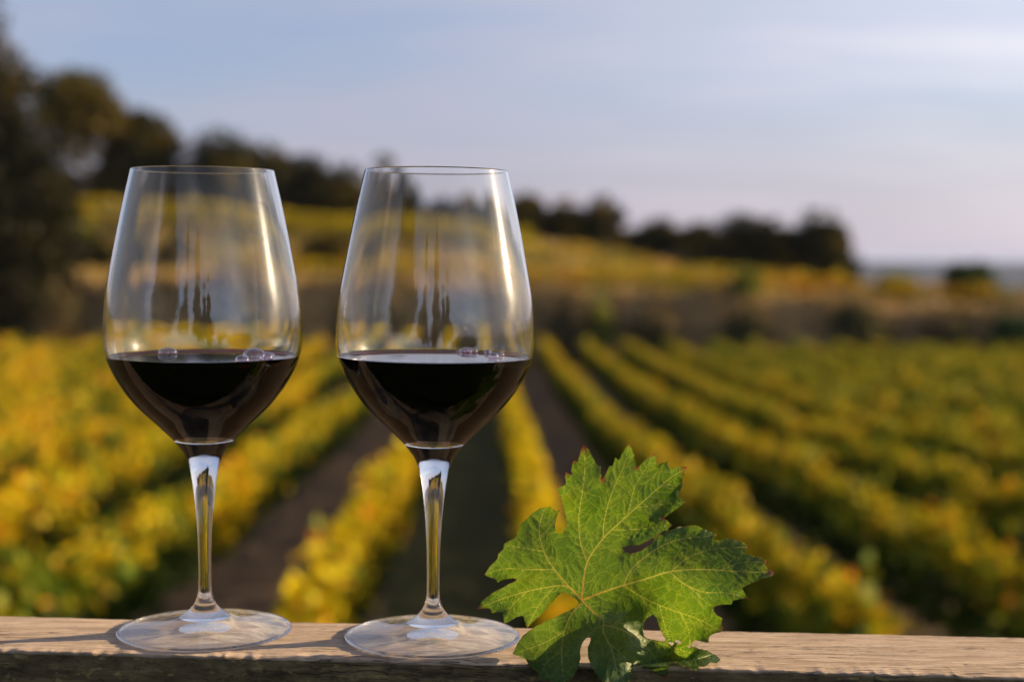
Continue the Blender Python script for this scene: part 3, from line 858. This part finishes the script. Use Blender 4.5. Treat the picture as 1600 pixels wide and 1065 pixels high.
def wine_profile(level):
    """the wine shares the wall with the glass below its edge: no inner glass wall is built there"""
    ic = int(np.argmin(abs(INNER[:, 1] - (level + 0.0015))))
    lo, nlo = INNER[ic:][::-1], -NINNER[ic:][::-1]      # bottom centre upwards, normals out of the wine
    rt, zt = lo[-1]
    men = np.array([(rt, zt), (rt - 0.00025, level + 0.0010), (rt - 0.0008, level + 0.00055), (rt - 0.0017, level + 0.00024), (rt - 0.0032, level + 0.00007), (rt - 0.005, level + 0.00001), (rt - 0.007, level)])
    m = catmull(men, 20)[1:]
    surf = np.array([(r, level) for r in np.linspace(rt - 0.008, 0, 12)])
    top = np.concatenate([m, surf]); nt = curve_normals(top, 1)
    if nt[-3, 1] < 0: nt = -nt
    nt[-12:] = (0, 1)
    ring = lo[-1:] + [[0, 0]]
    return (lo, nlo), (np.concatenate([ring, top]), np.concatenate([[nt[0]], nt])), ic


def sphere(name, c, rx, ry, rz, mat, parent, nu=28, nv=16):
    V, F = [], []
    for j in range(1, nv):
        t = math.pi * j / nv
        for i in range(nu):
            a = 2 * math.pi * i / nu; V.append((c[0] + rx * math.sin(t) * math.cos(a), c[1] + ry * math.sin(t) * math.sin(a), c[2] + rz * math.cos(t)))
    V += [(c[0], c[1], c[2] + rz), (c[0], c[1], c[2] - rz)]
    for j in range(nv - 2):
        for i in range(nu): F.append([j * nu + i, (j + 1) * nu + i, (j + 1) * nu + (i + 1) % nu, j * nu + (i + 1) % nu])
    nt = len(V) - 2
    for i in range(nu): F.append([nt, i, (i + 1) % nu]); F.append([nt + 1, (nv - 2) * nu + (i + 1) % nu, (nv - 2) * nu + i])
    return mesh_obj(name, V, F, mat, parent)


def wine_glass(px, py, level, label, bubbles, rz, lean):
    b = on_plane(px, py, PZ)
    root = empty('wine_glass', (float(b[0]), float(b[1]), PZ + 0.0003), rz)
    root.rotation_euler = (0, R(lean), rz)
    tag(root, label, 'wine glass', 'glasses of red wine on the rail')
    (lo, nlo), (tp, ntp), ic = wine_profile(level)
    inn, nin = INNER[:ic + 1][::-1], NINNER[:ic + 1][::-1]
    bc = np.concatenate([inn, BOWL]); zi = bc[:, 1]; nb_ = np.arange(len(bc)) > len(inn) + 12
    ior_b = np.where(nb_, np.interp(zi, [0.0962, 0.0995, level - 0.003, level + 0.0015], [1.45, 1.31, 1.31, 1.45]), 1.45)
    lathe('bowl', bc, np.concatenate([nin, NBOWL]), BOWLG, root, attr=('ior', ior_b))
    lathe('stem', STEM, NSTEM, GLASS, root); ft = lathe('foot', FOOT, NFOOT, GLASS, root)
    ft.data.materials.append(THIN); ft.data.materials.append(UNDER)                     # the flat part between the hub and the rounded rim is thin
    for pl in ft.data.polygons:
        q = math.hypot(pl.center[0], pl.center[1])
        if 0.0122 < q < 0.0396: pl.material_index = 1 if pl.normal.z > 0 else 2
    for ch in root.children:
        ch.cycles.is_caustics_caster = True
    # wall and surface in one closed mesh; the ring where they meet is doubled so that each keeps its own index of refraction
    C = np.concatenate([lo, tp]); N_ = np.concatenate([nlo, ntp]); ior = np.concatenate([np.interp(lo[:, 1], [0.0962, 0.0995], [1.345 / 1.45, 1.003]), np.full(len(tp), 1.345)])
    w = lathe('wine', C, N_, WINE, root, attr=('ior', ior))
    for (bx, by, br, el) in bubbles:
        p = on_plane(bx, by + 1.0 + br * 0.5, PZ + level) - np.array(root.location)
        r = br * GS * 1.4
        lim = C[:, 0].max() - 0.0012 - r; q = math.hypot(p[0], p[1])
        if q > lim: p[:2] *= lim / q
        sphere('bubble', (p[0], p[1], level + r * 0.3), r * el, r, r * 0.85, BUB, w)
    return root


wine_glass(320.5, 985, 0.1303, 'left glass of red wine, the one farther from the vine leaf',
           [(140 + x / 2.219, 230 + y / 2.219, r / 2.219, e) for x, y, r, e in ((530, 738, 15, 1.15), (573, 724, 23, 1.25), (613, 730, 17, 1), (632, 724, 9, 1), (598, 742, 9, 1), (272, 712, 15, 1.6))], 0, -0.12)
wine_glass(676, 995, 0.1316, 'right glass of red wine, its foot touching the vine leaf',
           [(500 + x / 2.219, 230 + y / 2.219, r / 2.219, e) for x, y, r, e in ((497, 709, 11, 1.1), (523, 705, 11, 1), (551, 703, 12, 1), (580, 704, 11, 1), (603, 711, 10, 1), (598, 726, 12, 1.1), (624, 721, 9, 1.1), (478, 713, 6, 1))], 0, 0.2)

# ------------------------------------------------------------------ vine leaf
# outline and veins in leaf units (2.696 per photograph pixel)
OUTLINE = [(430,440),(447,402),(440,360),(425,310),(414,268),(408,240),(422,243),(436,238),(444,225),(438,200),(437,180),(452,186),(466,196),(466,165),(470,145),(478,130),(489,140),(500,112),(508,85),(515,65),
(540,85),(560,125),(572,150),(590,155),(588,185),(598,212),(610,190),(625,156),(640,155),(650,120),(668,130),(685,95),(708,58),(722,85),(733,125),(741,163),(765,140),(795,115),(818,102),(822,130),(826,155),
(850,141),(870,138),(876,165),(900,163),(930,156),(955,160),(940,185),(932,215),(936,238),(925,260),(915,285),(932,296),(948,308),(925,325),(895,345),(855,375),(874,388),(892,405),(870,425),(840,440),(805,460),(760,485),(720,491),(675,497),
(690,515),(715,524),(750,515),(785,495),(808,470),(830,450),(870,430),(910,412),(965,404),(1005,408),(1040,428),(1085,445),(1068,456),(1062,470),(1090,468),(1120,458),(1160,465),(1195,480),(1222,495),(1202,506),(1195,520),
(1230,532),(1270,545),(1298,560),(1285,573),(1295,588),(1325,602),(1305,622),(1268,628),(1250,640),(1210,656),(1185,670),(1198,692),(1215,718),(1180,715),(1145,722),(1140,738),(1100,738),(1070,745),(1065,765),(1080,785),(1102,795),(1098,815),(1105,840),(1095,855),
(1065,862),(1048,870),(1045,900),(1020,895),(985,888),(975,900),(965,922),(940,905),(920,890),(905,885),(890,915),(870,895),(850,865),(835,830),(825,795),(810,778),(785,795),(770,815),(768,845),
(772,872),(800,885),(850,893),(890,897),(935,903),(980,915),(1030,930),(1075,950),(1095,970),(1078,985),(1050,982),(1030,998),(1008,994),(990,1017),(965,1002),(940,1000),(915,985),(885,985),
(875,1005),(870,1048),(845,1035),(828,1030),(805,1010),(770,1007),(740,985),(725,1000),(722,1040),(702,1070),(680,1078),(660,1100),(640,1080),(615,1075),(590,1055),(570,1030),(550,1000),(537,965),(535,930),(548,878),(530,878),(515,895),(503,930),(505,965),(490,1010),(470,1050),(455,1065),(440,1095),(415,1075),(390,1080),(375,1055),(350,1052),(330,1060),(322,1022),(290,1000),(270,965),(240,955),(218,945),
(235,910),(260,870),(300,840),(350,810),(410,785),(455,765),(485,748),(497,730),(485,715),(455,692),(420,690),(400,710),(370,745),(330,790),(300,815),(280,838),(270,810),(262,785),(235,790),(205,810),(185,820),(180,790),(175,768),(150,770),(130,775),(125,755),(95,755),(65,758),
(90,720),(130,690),(180,665),(238,635),(225,627),(190,632),(155,645),(150,632),(125,625),(98,612),(120,580),(155,545),(158,525),(180,505),(178,485),(205,468),(230,455),(245,425),(250,400),(275,380),(300,355),(335,332),(375,325),(400,345),(420,338),(405,370),(397,400),(402,437)]
VEINS = [  # width, polyline
 (5.5, [(510,720),(516,650),(533,560),(600,460),(690,375),(790,285),(890,200),(945,168)]),
 (4.0, [(533,560),(505,480),(498,370),(512,260),(524,150),(516,72)]),
 (3.2, [(600,455),(605,380),(640,260),(688,150),(708,66)]),
 (2.2, [(703,365),(735,240),(790,150),(816,108)]),
 (2.2, [(835,245),(870,235),(925,240)]), (2.0, [(740,330),(820,320),(940,308)]), (2.0, [(640,425),(760,420),(885,404)]),
 (5.0, [(510,720),(440,645),(380,570),(345,500),(330,420),(352,335)]),
 (2.6, [(350,515),(260,500),(182,487)]), (2.8, [(392,592),(280,590),(170,590),(104,611)]),
 (4.0, [(506,716),(450,662),(350,668),(200,705),(72,756)]), (2.2, [(395,662),(330,740),(283,828)]), (2.0, [(280,684),(215,745),(187,812)]),
 (2.0, [(338,450),(385,400),(415,345)]),
 (6.0, [(510,720),(600,685),(685,657),(780,630),(880,600),(1000,590),(1150,598),(1315,604)]),
 (3.6, [(685,657),(720,590),(800,520),(900,470),(1078,446)]), (3.6, [(690,663),(800,725),(900,765),(1000,800),(1092,848)]),
 (3.4, [(882,603),(940,650),(1020,685),(1140,692),(1208,715)]), (2.8, [(890,596),(950,545),(1040,510),(1150,498),(1215,497)]),
 (2.2, [(838,742),(860,830),(888,908)]), (2.2, [(925,775),(960,850),(966,915)]), (2.0, [(1000,802),(1035,850),(1042,893)]), (2.0, [(760,706),(790,760),(772,820)]),
 (2.2, [(1090,594),(1190,560),(1290,560)]), (2.0, [(960,662),(1040,735),(1098,800)]),
 (5.0, [(510,720),(555,765),(600,805),(600,850),(632,920),(652,990),(662,1080)]),
 (3.4, [(503,733),(455,800),(430,880),(425,970),(438,1080)]), (2.4, [(440,850),(350,900),(228,944)]), (2.2, [(427,930),(360,985),(330,1050)]),
 (3.2, [(602,822),(690,850),(780,915),(868,1038)]), (2.6, [(690,850),(850,905),(1000,950),(1088,970)]), (2.0, [(870,912),(930,960),(988,1010)]), (2.2, [(620,900),(690,960),(720,1040)]),
]
RED_TIPS = [(515,65,30),(478,130,14),(437,180,20),(955,160,26),(408,240,10),(708,58,12),(818,102,12),(892,405,10),(65,758,22),(1325,602,30),(1298,560,18),(1222,495,18),(1085,445,12),(1215,718,16),(948,308,8),(1105,840,10),(868,1045,14),(98,612,8),(598,212,12),(741,163,9),(855,375,10)]
# distance from the camera (m along Y) at points of the leaf
DEPTH = [(510,720,.682),(708,58,.692),(515,65,.700),(955,160,.679),(700,300,.684),(440,300,.695),(560,400,.690),(800,370,.681),(250,600,.697),(65,758,.703),(98,612,.705),(400,340,.702),(280,838,.694),(180,470,.703),
 (400,600,.690),(685,657,.677),(880,600,.671),(820,460,.682),(960,410,.684),(1085,445,.681),(1000,500,.676),(1150,540,.669),(1222,495,.674),(1000,590,.668),(1325,602,.659),(1215,715,.655),(1100,800,.659),(965,922,.673),(890,915,.681),(850,760,.681),(770,820,.684),
 (600,805,.677),(660,850,.675),(770,875,.684),(690,930,.667),(1095,970,.692),(990,1015,.676),(900,930,.686),(870,1045,.663),(700,1065,.658),(560,950,.664),(430,1080,.658),(430,900,.670),(320,1020,.664),(218,945,.682),(400,810,.682),(480,765,.682)]


def seg_dist(P, a, b):
    ab = b - a; t = np.clip(((P - a) @ ab) / (ab @ ab + 1e-9), 0, 1); q = a + t[:, None] * ab
    return np.linalg.norm(P - q, axis=1), q


def build_leaf():
    rng = np.random.default_rng(3)
    poly = np.array(OUTLINE, float)
    # jitter long straight runs a little so that the margin is not ruler-straight
    pts = []
    for i in range(len(poly)):
        a, b = poly[i], poly[(i + 1) % len(poly)]; L = np.linalg.norm(b - a); k = max(1, int(L / 13)); nrm = np.array([b[1] - a[1], a[0] - b[0]]) / (L + 1e-9)
        for j in range(k): pts.append(a + (b - a) * j / k + (nrm * rng.normal() * 1.3 if j else 0))
    poly = np.array(pts)
    st = 3.6
    gx = np.arange(40, 1350, st); gy = np.arange(40, 1120, st); GX, GY = np.meshgrid(gx, gy); P = np.stack([GX.ravel(), GY.ravel()], 1)
    inside = np.zeros(len(P), bool); best = np.full(len(P), 1e9); near = np.zeros_like(P)
    for i in range(len(poly)):
        a, b = poly[i], poly[(i + 1) % len(poly)]
        if a[1] != b[1]:
            cr = ((a[1] > P[:, 1]) != (b[1] > P[:, 1])) & (P[:, 0] < (b[0] - a[0]) * (P[:, 1] - a[1]) / (b[1] - a[1]) + a[0]); inside ^= cr
        m = (P[:, 0] > min(a[0], b[0]) - 60) & (P[:, 0] < max(a[0], b[0]) + 60) & (P[:, 1] > min(a[1], b[1]) - 60) & (P[:, 1] < max(a[1], b[1]) + 60)
        d, q = seg_dist(P[m], a, b); w = d < best[m]; ii = np.nonzero(m)[0][w]; best[ii] = d[w]; near[ii] = q[w]
    ok = inside | (best < 0.8 * st); snap = (best < 0.8 * st); P2 = P.copy(); P2[snap & ok] = near[snap & ok]
    nx = len(gx); id_ = -np.ones(len(P), int)
    faces = []
    okg = ok.reshape(len(gy), nx)
    for r in range(len(gy) - 1):
        for c in range(nx - 1):
            q = [(r, c), (r, c + 1), (r + 1, c + 1), (r + 1, c)]; g = [okg[a] for a in q]; s = sum(g)
            if s >= 3:
                ids = [a[0] * nx + a[1] for a, t in zip(q, g) if t]
                if snap[ids].sum() == len(ids):                  # all on the margin: keep only if the middle is inside
                    cpt = P2[ids].mean(0)
                    if not inside[ids].any():
                        x_, y_ = cpt; ins = False
                        A = poly; B = np.roll(poly, -1, 0); mm = (A[:, 1] > y_) != (B[:, 1] > y_)
                        ins = (np.sum(x_ < (B[mm, 0] - A[mm, 0]) * (y_ - A[mm, 1]) / (B[mm, 1] - A[mm, 1]) + A[mm, 0]) % 2) == 1
                        if not ins: continue
                faces.append(ids[::-1])
    used = np.unique(np.concatenate([np.array(f) for f in faces])); id_[used] = np.arange(len(used))
    faces = [[id_[i] for i in f] for f in faces]; Q = P2[used]; marg = np.where(snap[used], 0, best[used]); marg = np.minimum(marg, 60)
    # depth by thin-plate interpolation
    Cn = np.array(DEPTH, float); X = Cn[:, :2] / 1000; n = len(X)
    def phi(d): return np.where(d > 0, d * d * np.log(d + 1e-12), 0)
    K = phi(np.linalg.norm(X[:, None] - X[None], axis=2)) + 2e-4 * np.eye(n); A = np.zeros((n + 3, n + 3)); A[:n, :n] = K; A[:n, n] = 1; A[:n, n + 1:] = X; A[n:, :n] = A[:n, n:].T
    sol = np.linalg.solve(A, np.concatenate([Cn[:, 2], [0, 0, 0]])); q = Q / 1000
    D = phi(np.linalg.norm(q[:, None] - X[None], axis=2)) @ sol[:n] + sol[n] + q @ sol[n + 1:]
    # veins
    def vein_field(vs, soft):
        f = np.zeros(len(Q)); dm = np.full(len(Q), 1e9)
        for w, pl in vs:
            pl = np.array(pl, float)
            if len(pl) > 2: pl = catmull(pl, 36)
            L = np.concatenate([[0], np.cumsum(np.linalg.norm(np.diff(pl, axis=0), axis=1))])
            m = (Q[:, 0] > pl[:, 0].min() - 60) & (Q[:, 0] < pl[:, 0].max() + 60) & (Q[:, 1] > pl[:, 1].min() - 60) & (Q[:, 1] < pl[:, 1].max() + 60)
            ii = np.nonzero(m)[0]; S = Q[ii]
            for k in range(len(pl) - 1):
                d, _ = seg_dist(S, pl[k], pl[k + 1]); ww = w * (1 - 0.62 * L[k] / L[-1]) * soft
                f[ii] = np.maximum(f[ii], np.exp(-(d / ww) ** 2)); dm[ii] = np.minimum(dm[ii], d)
        return f, dm
    vein, dmain = vein_field(VEINS, 0.56)
    vein *= 0.7
    # side veins leaving the main ones in turn, curving towards the margin
    side = []
    for w, pl in VEINS:
        C = catmull(np.array(pl, float), 60) if len(pl) > 2 else np.array(pl, float)
        L = np.concatenate([[0], np.cumsum(np.linalg.norm(np.diff(C, axis=0), axis=1))]); s = 26.0; sg = 1
        while s < L[-1] - 12:
            p = np.array([np.interp(s, L, C[:, 0]), np.interp(s, L, C[:, 1])]); p2 = np.array([np.interp(s + 4, L, C[:, 0]), np.interp(s + 4, L, C[:, 1])])
            t = (p2 - p) / (np.linalg.norm(p2 - p) + 1e-9); nn = np.array([-t[1], t[0]]) * sg
            ln = rng.uniform(38, 78) * (0.55 + w / 9); a = p + (nn * 0.8 + t * 0.5) * ln * 0.5; b = p + (nn * 0.75 + t * 0.85) * ln + rng.normal(size=2) * 5
            side.append((1.9, [p, a, b])); s += rng.uniform(13, 24); sg = -sg
    fine, dfine = vein_field(side, 0.8)
    red = np.exp(-(np.linalg.norm(Q - [510, 720], axis=1) / 95) ** 2) + 0.35 * np.exp(-(np.linalg.norm(Q - [560, 640], axis=1) / 200) ** 2); red = np.clip(red, 0, 1)
    tip = np.zeros(len(Q))
    for x, y, r in RED_TIPS: tip = np.maximum(tip, np.exp(-(np.linalg.norm(Q - [x, y], axis=1) / r) ** 2))
    tip = np.maximum(tip, 0.45 * np.exp(-(marg / 2.6) ** 2) * (0.5 + 0.5 * np.sin(Q[:, 0] * .021 + Q[:, 1] * .033)))
    tip = np.clip(tip * 1.15, 0, 1)
    # blisters between the veins, waves of the margin
    dv = np.minimum(dmain, dfine * 1.25); blis = 1 - np.exp(-(np.minimum(dv, 40) / 12.0) ** 1.5)
    wave = np.sin(Q[:, 0] * 0.055 + 1.3 * np.sin(Q[:, 1] * 0.04)) * np.sin(Q[:, 1] * 0.047 + 0.9 * np.sin(Q[:, 0] * 0.03))
    edgew = np.exp(-marg / 22.0)
    crump = np.exp(-((Q[:, 0] - 730) / 95) ** 2 - ((Q[:, 1] - 430) / 38) ** 2)
    crump2 = np.exp(-((Q[:, 0] - 990) / 80) ** 2 - ((Q[:, 1] - 960) / 45) ** 2)
    rip = np.sin(Q[:, 0] * 0.17 + 2.2 * np.sin(Q[:, 1] * 0.061 + Q[:, 0] * 0.023) + 1.3 * np.sin(Q[:, 0] * 0.052)) * (0.45 + 0.55 * np.sin(Q[:, 1] * 0.11 + Q[:, 0] * 0.037))
    D = D - 0.00024 * blis + 0.00022 * wave + 0.0011 * edgew * np.sin(Q[:, 0] * 0.045 + Q[:, 1] * 0.038) - 0.00025 * rip * crump - 0.0002 * rip * crump2 - 0.0003 * vein * (dmain < 12)
    # rest on the rail: never behind its top or front face
    xp = 720 + Q[:, 0] / 2.696; yp = 670 + Q[:, 1] / 2.696
    d = ray(xp, yp); t = (PZ - CAM[2]) / d[:, 2]; hx, hy = d[:, 0] * t, d[:, 1] * t
    lim = np.where(t < 0, 9.0, np.where(hy > back_y(hx), 9.0, np.where(hy < front_y(hx), front_y(d[:, 0] * .665) - 0.0012, hy - 0.0042)))
    D = np.minimum(D, lim - 0.0006)
    V = CAM + d * (D / d[:, 1])[:, None]
    j = int(np.argmin(np.linalg.norm(Q - [560, 940], axis=1))); base = V[j].copy()
    V = V - base
    uvw = np.stack([Q[:, 0] / 1000, Q[:, 1] / 1000, np.zeros(len(Q))], 1)
    o = mesh_obj('vine_leaf', V, faces, LEAF, None, True, {'uvw': uvw, 'vein': vein, 'fine': fine, 'tip': tip, 'red': red})
    o.location = base
    tag(o, 'green backlit grapevine leaf with red tips draped over the wooden rail', 'leaf')


build_leaf()


# ------------------------------------------------------------------ air
def build_haze():
    m, N, out = new_mat('haze_air')
    v = N.node('ShaderNodeVolumePrincipled', {'Color': (0.40, 0.52, 0.92, 1), 'Density': 0.00006, 'Anisotropy': 0.0})
    N.l.new(v.outputs[0], out.inputs[1])
    x, y0, y1, z0, z1 = 23500, -170, 9100, -60.0, 22.0
    V = [(a, b, c) for c in (z0, z1) for a, b in ((-x, y0), (x, y0), (x, y1), (-x, y1))]
    F = [[3, 2, 1, 0], [4, 5, 6, 7], [0, 1, 5, 4], [1, 2, 6, 5], [2, 3, 7, 6], [3, 0, 4, 7]]
    tag(mesh_obj('haze', V, F, m, None, False), 'thin bluish air that fades the far hills', 'haze', kind='stuff')


build_haze()
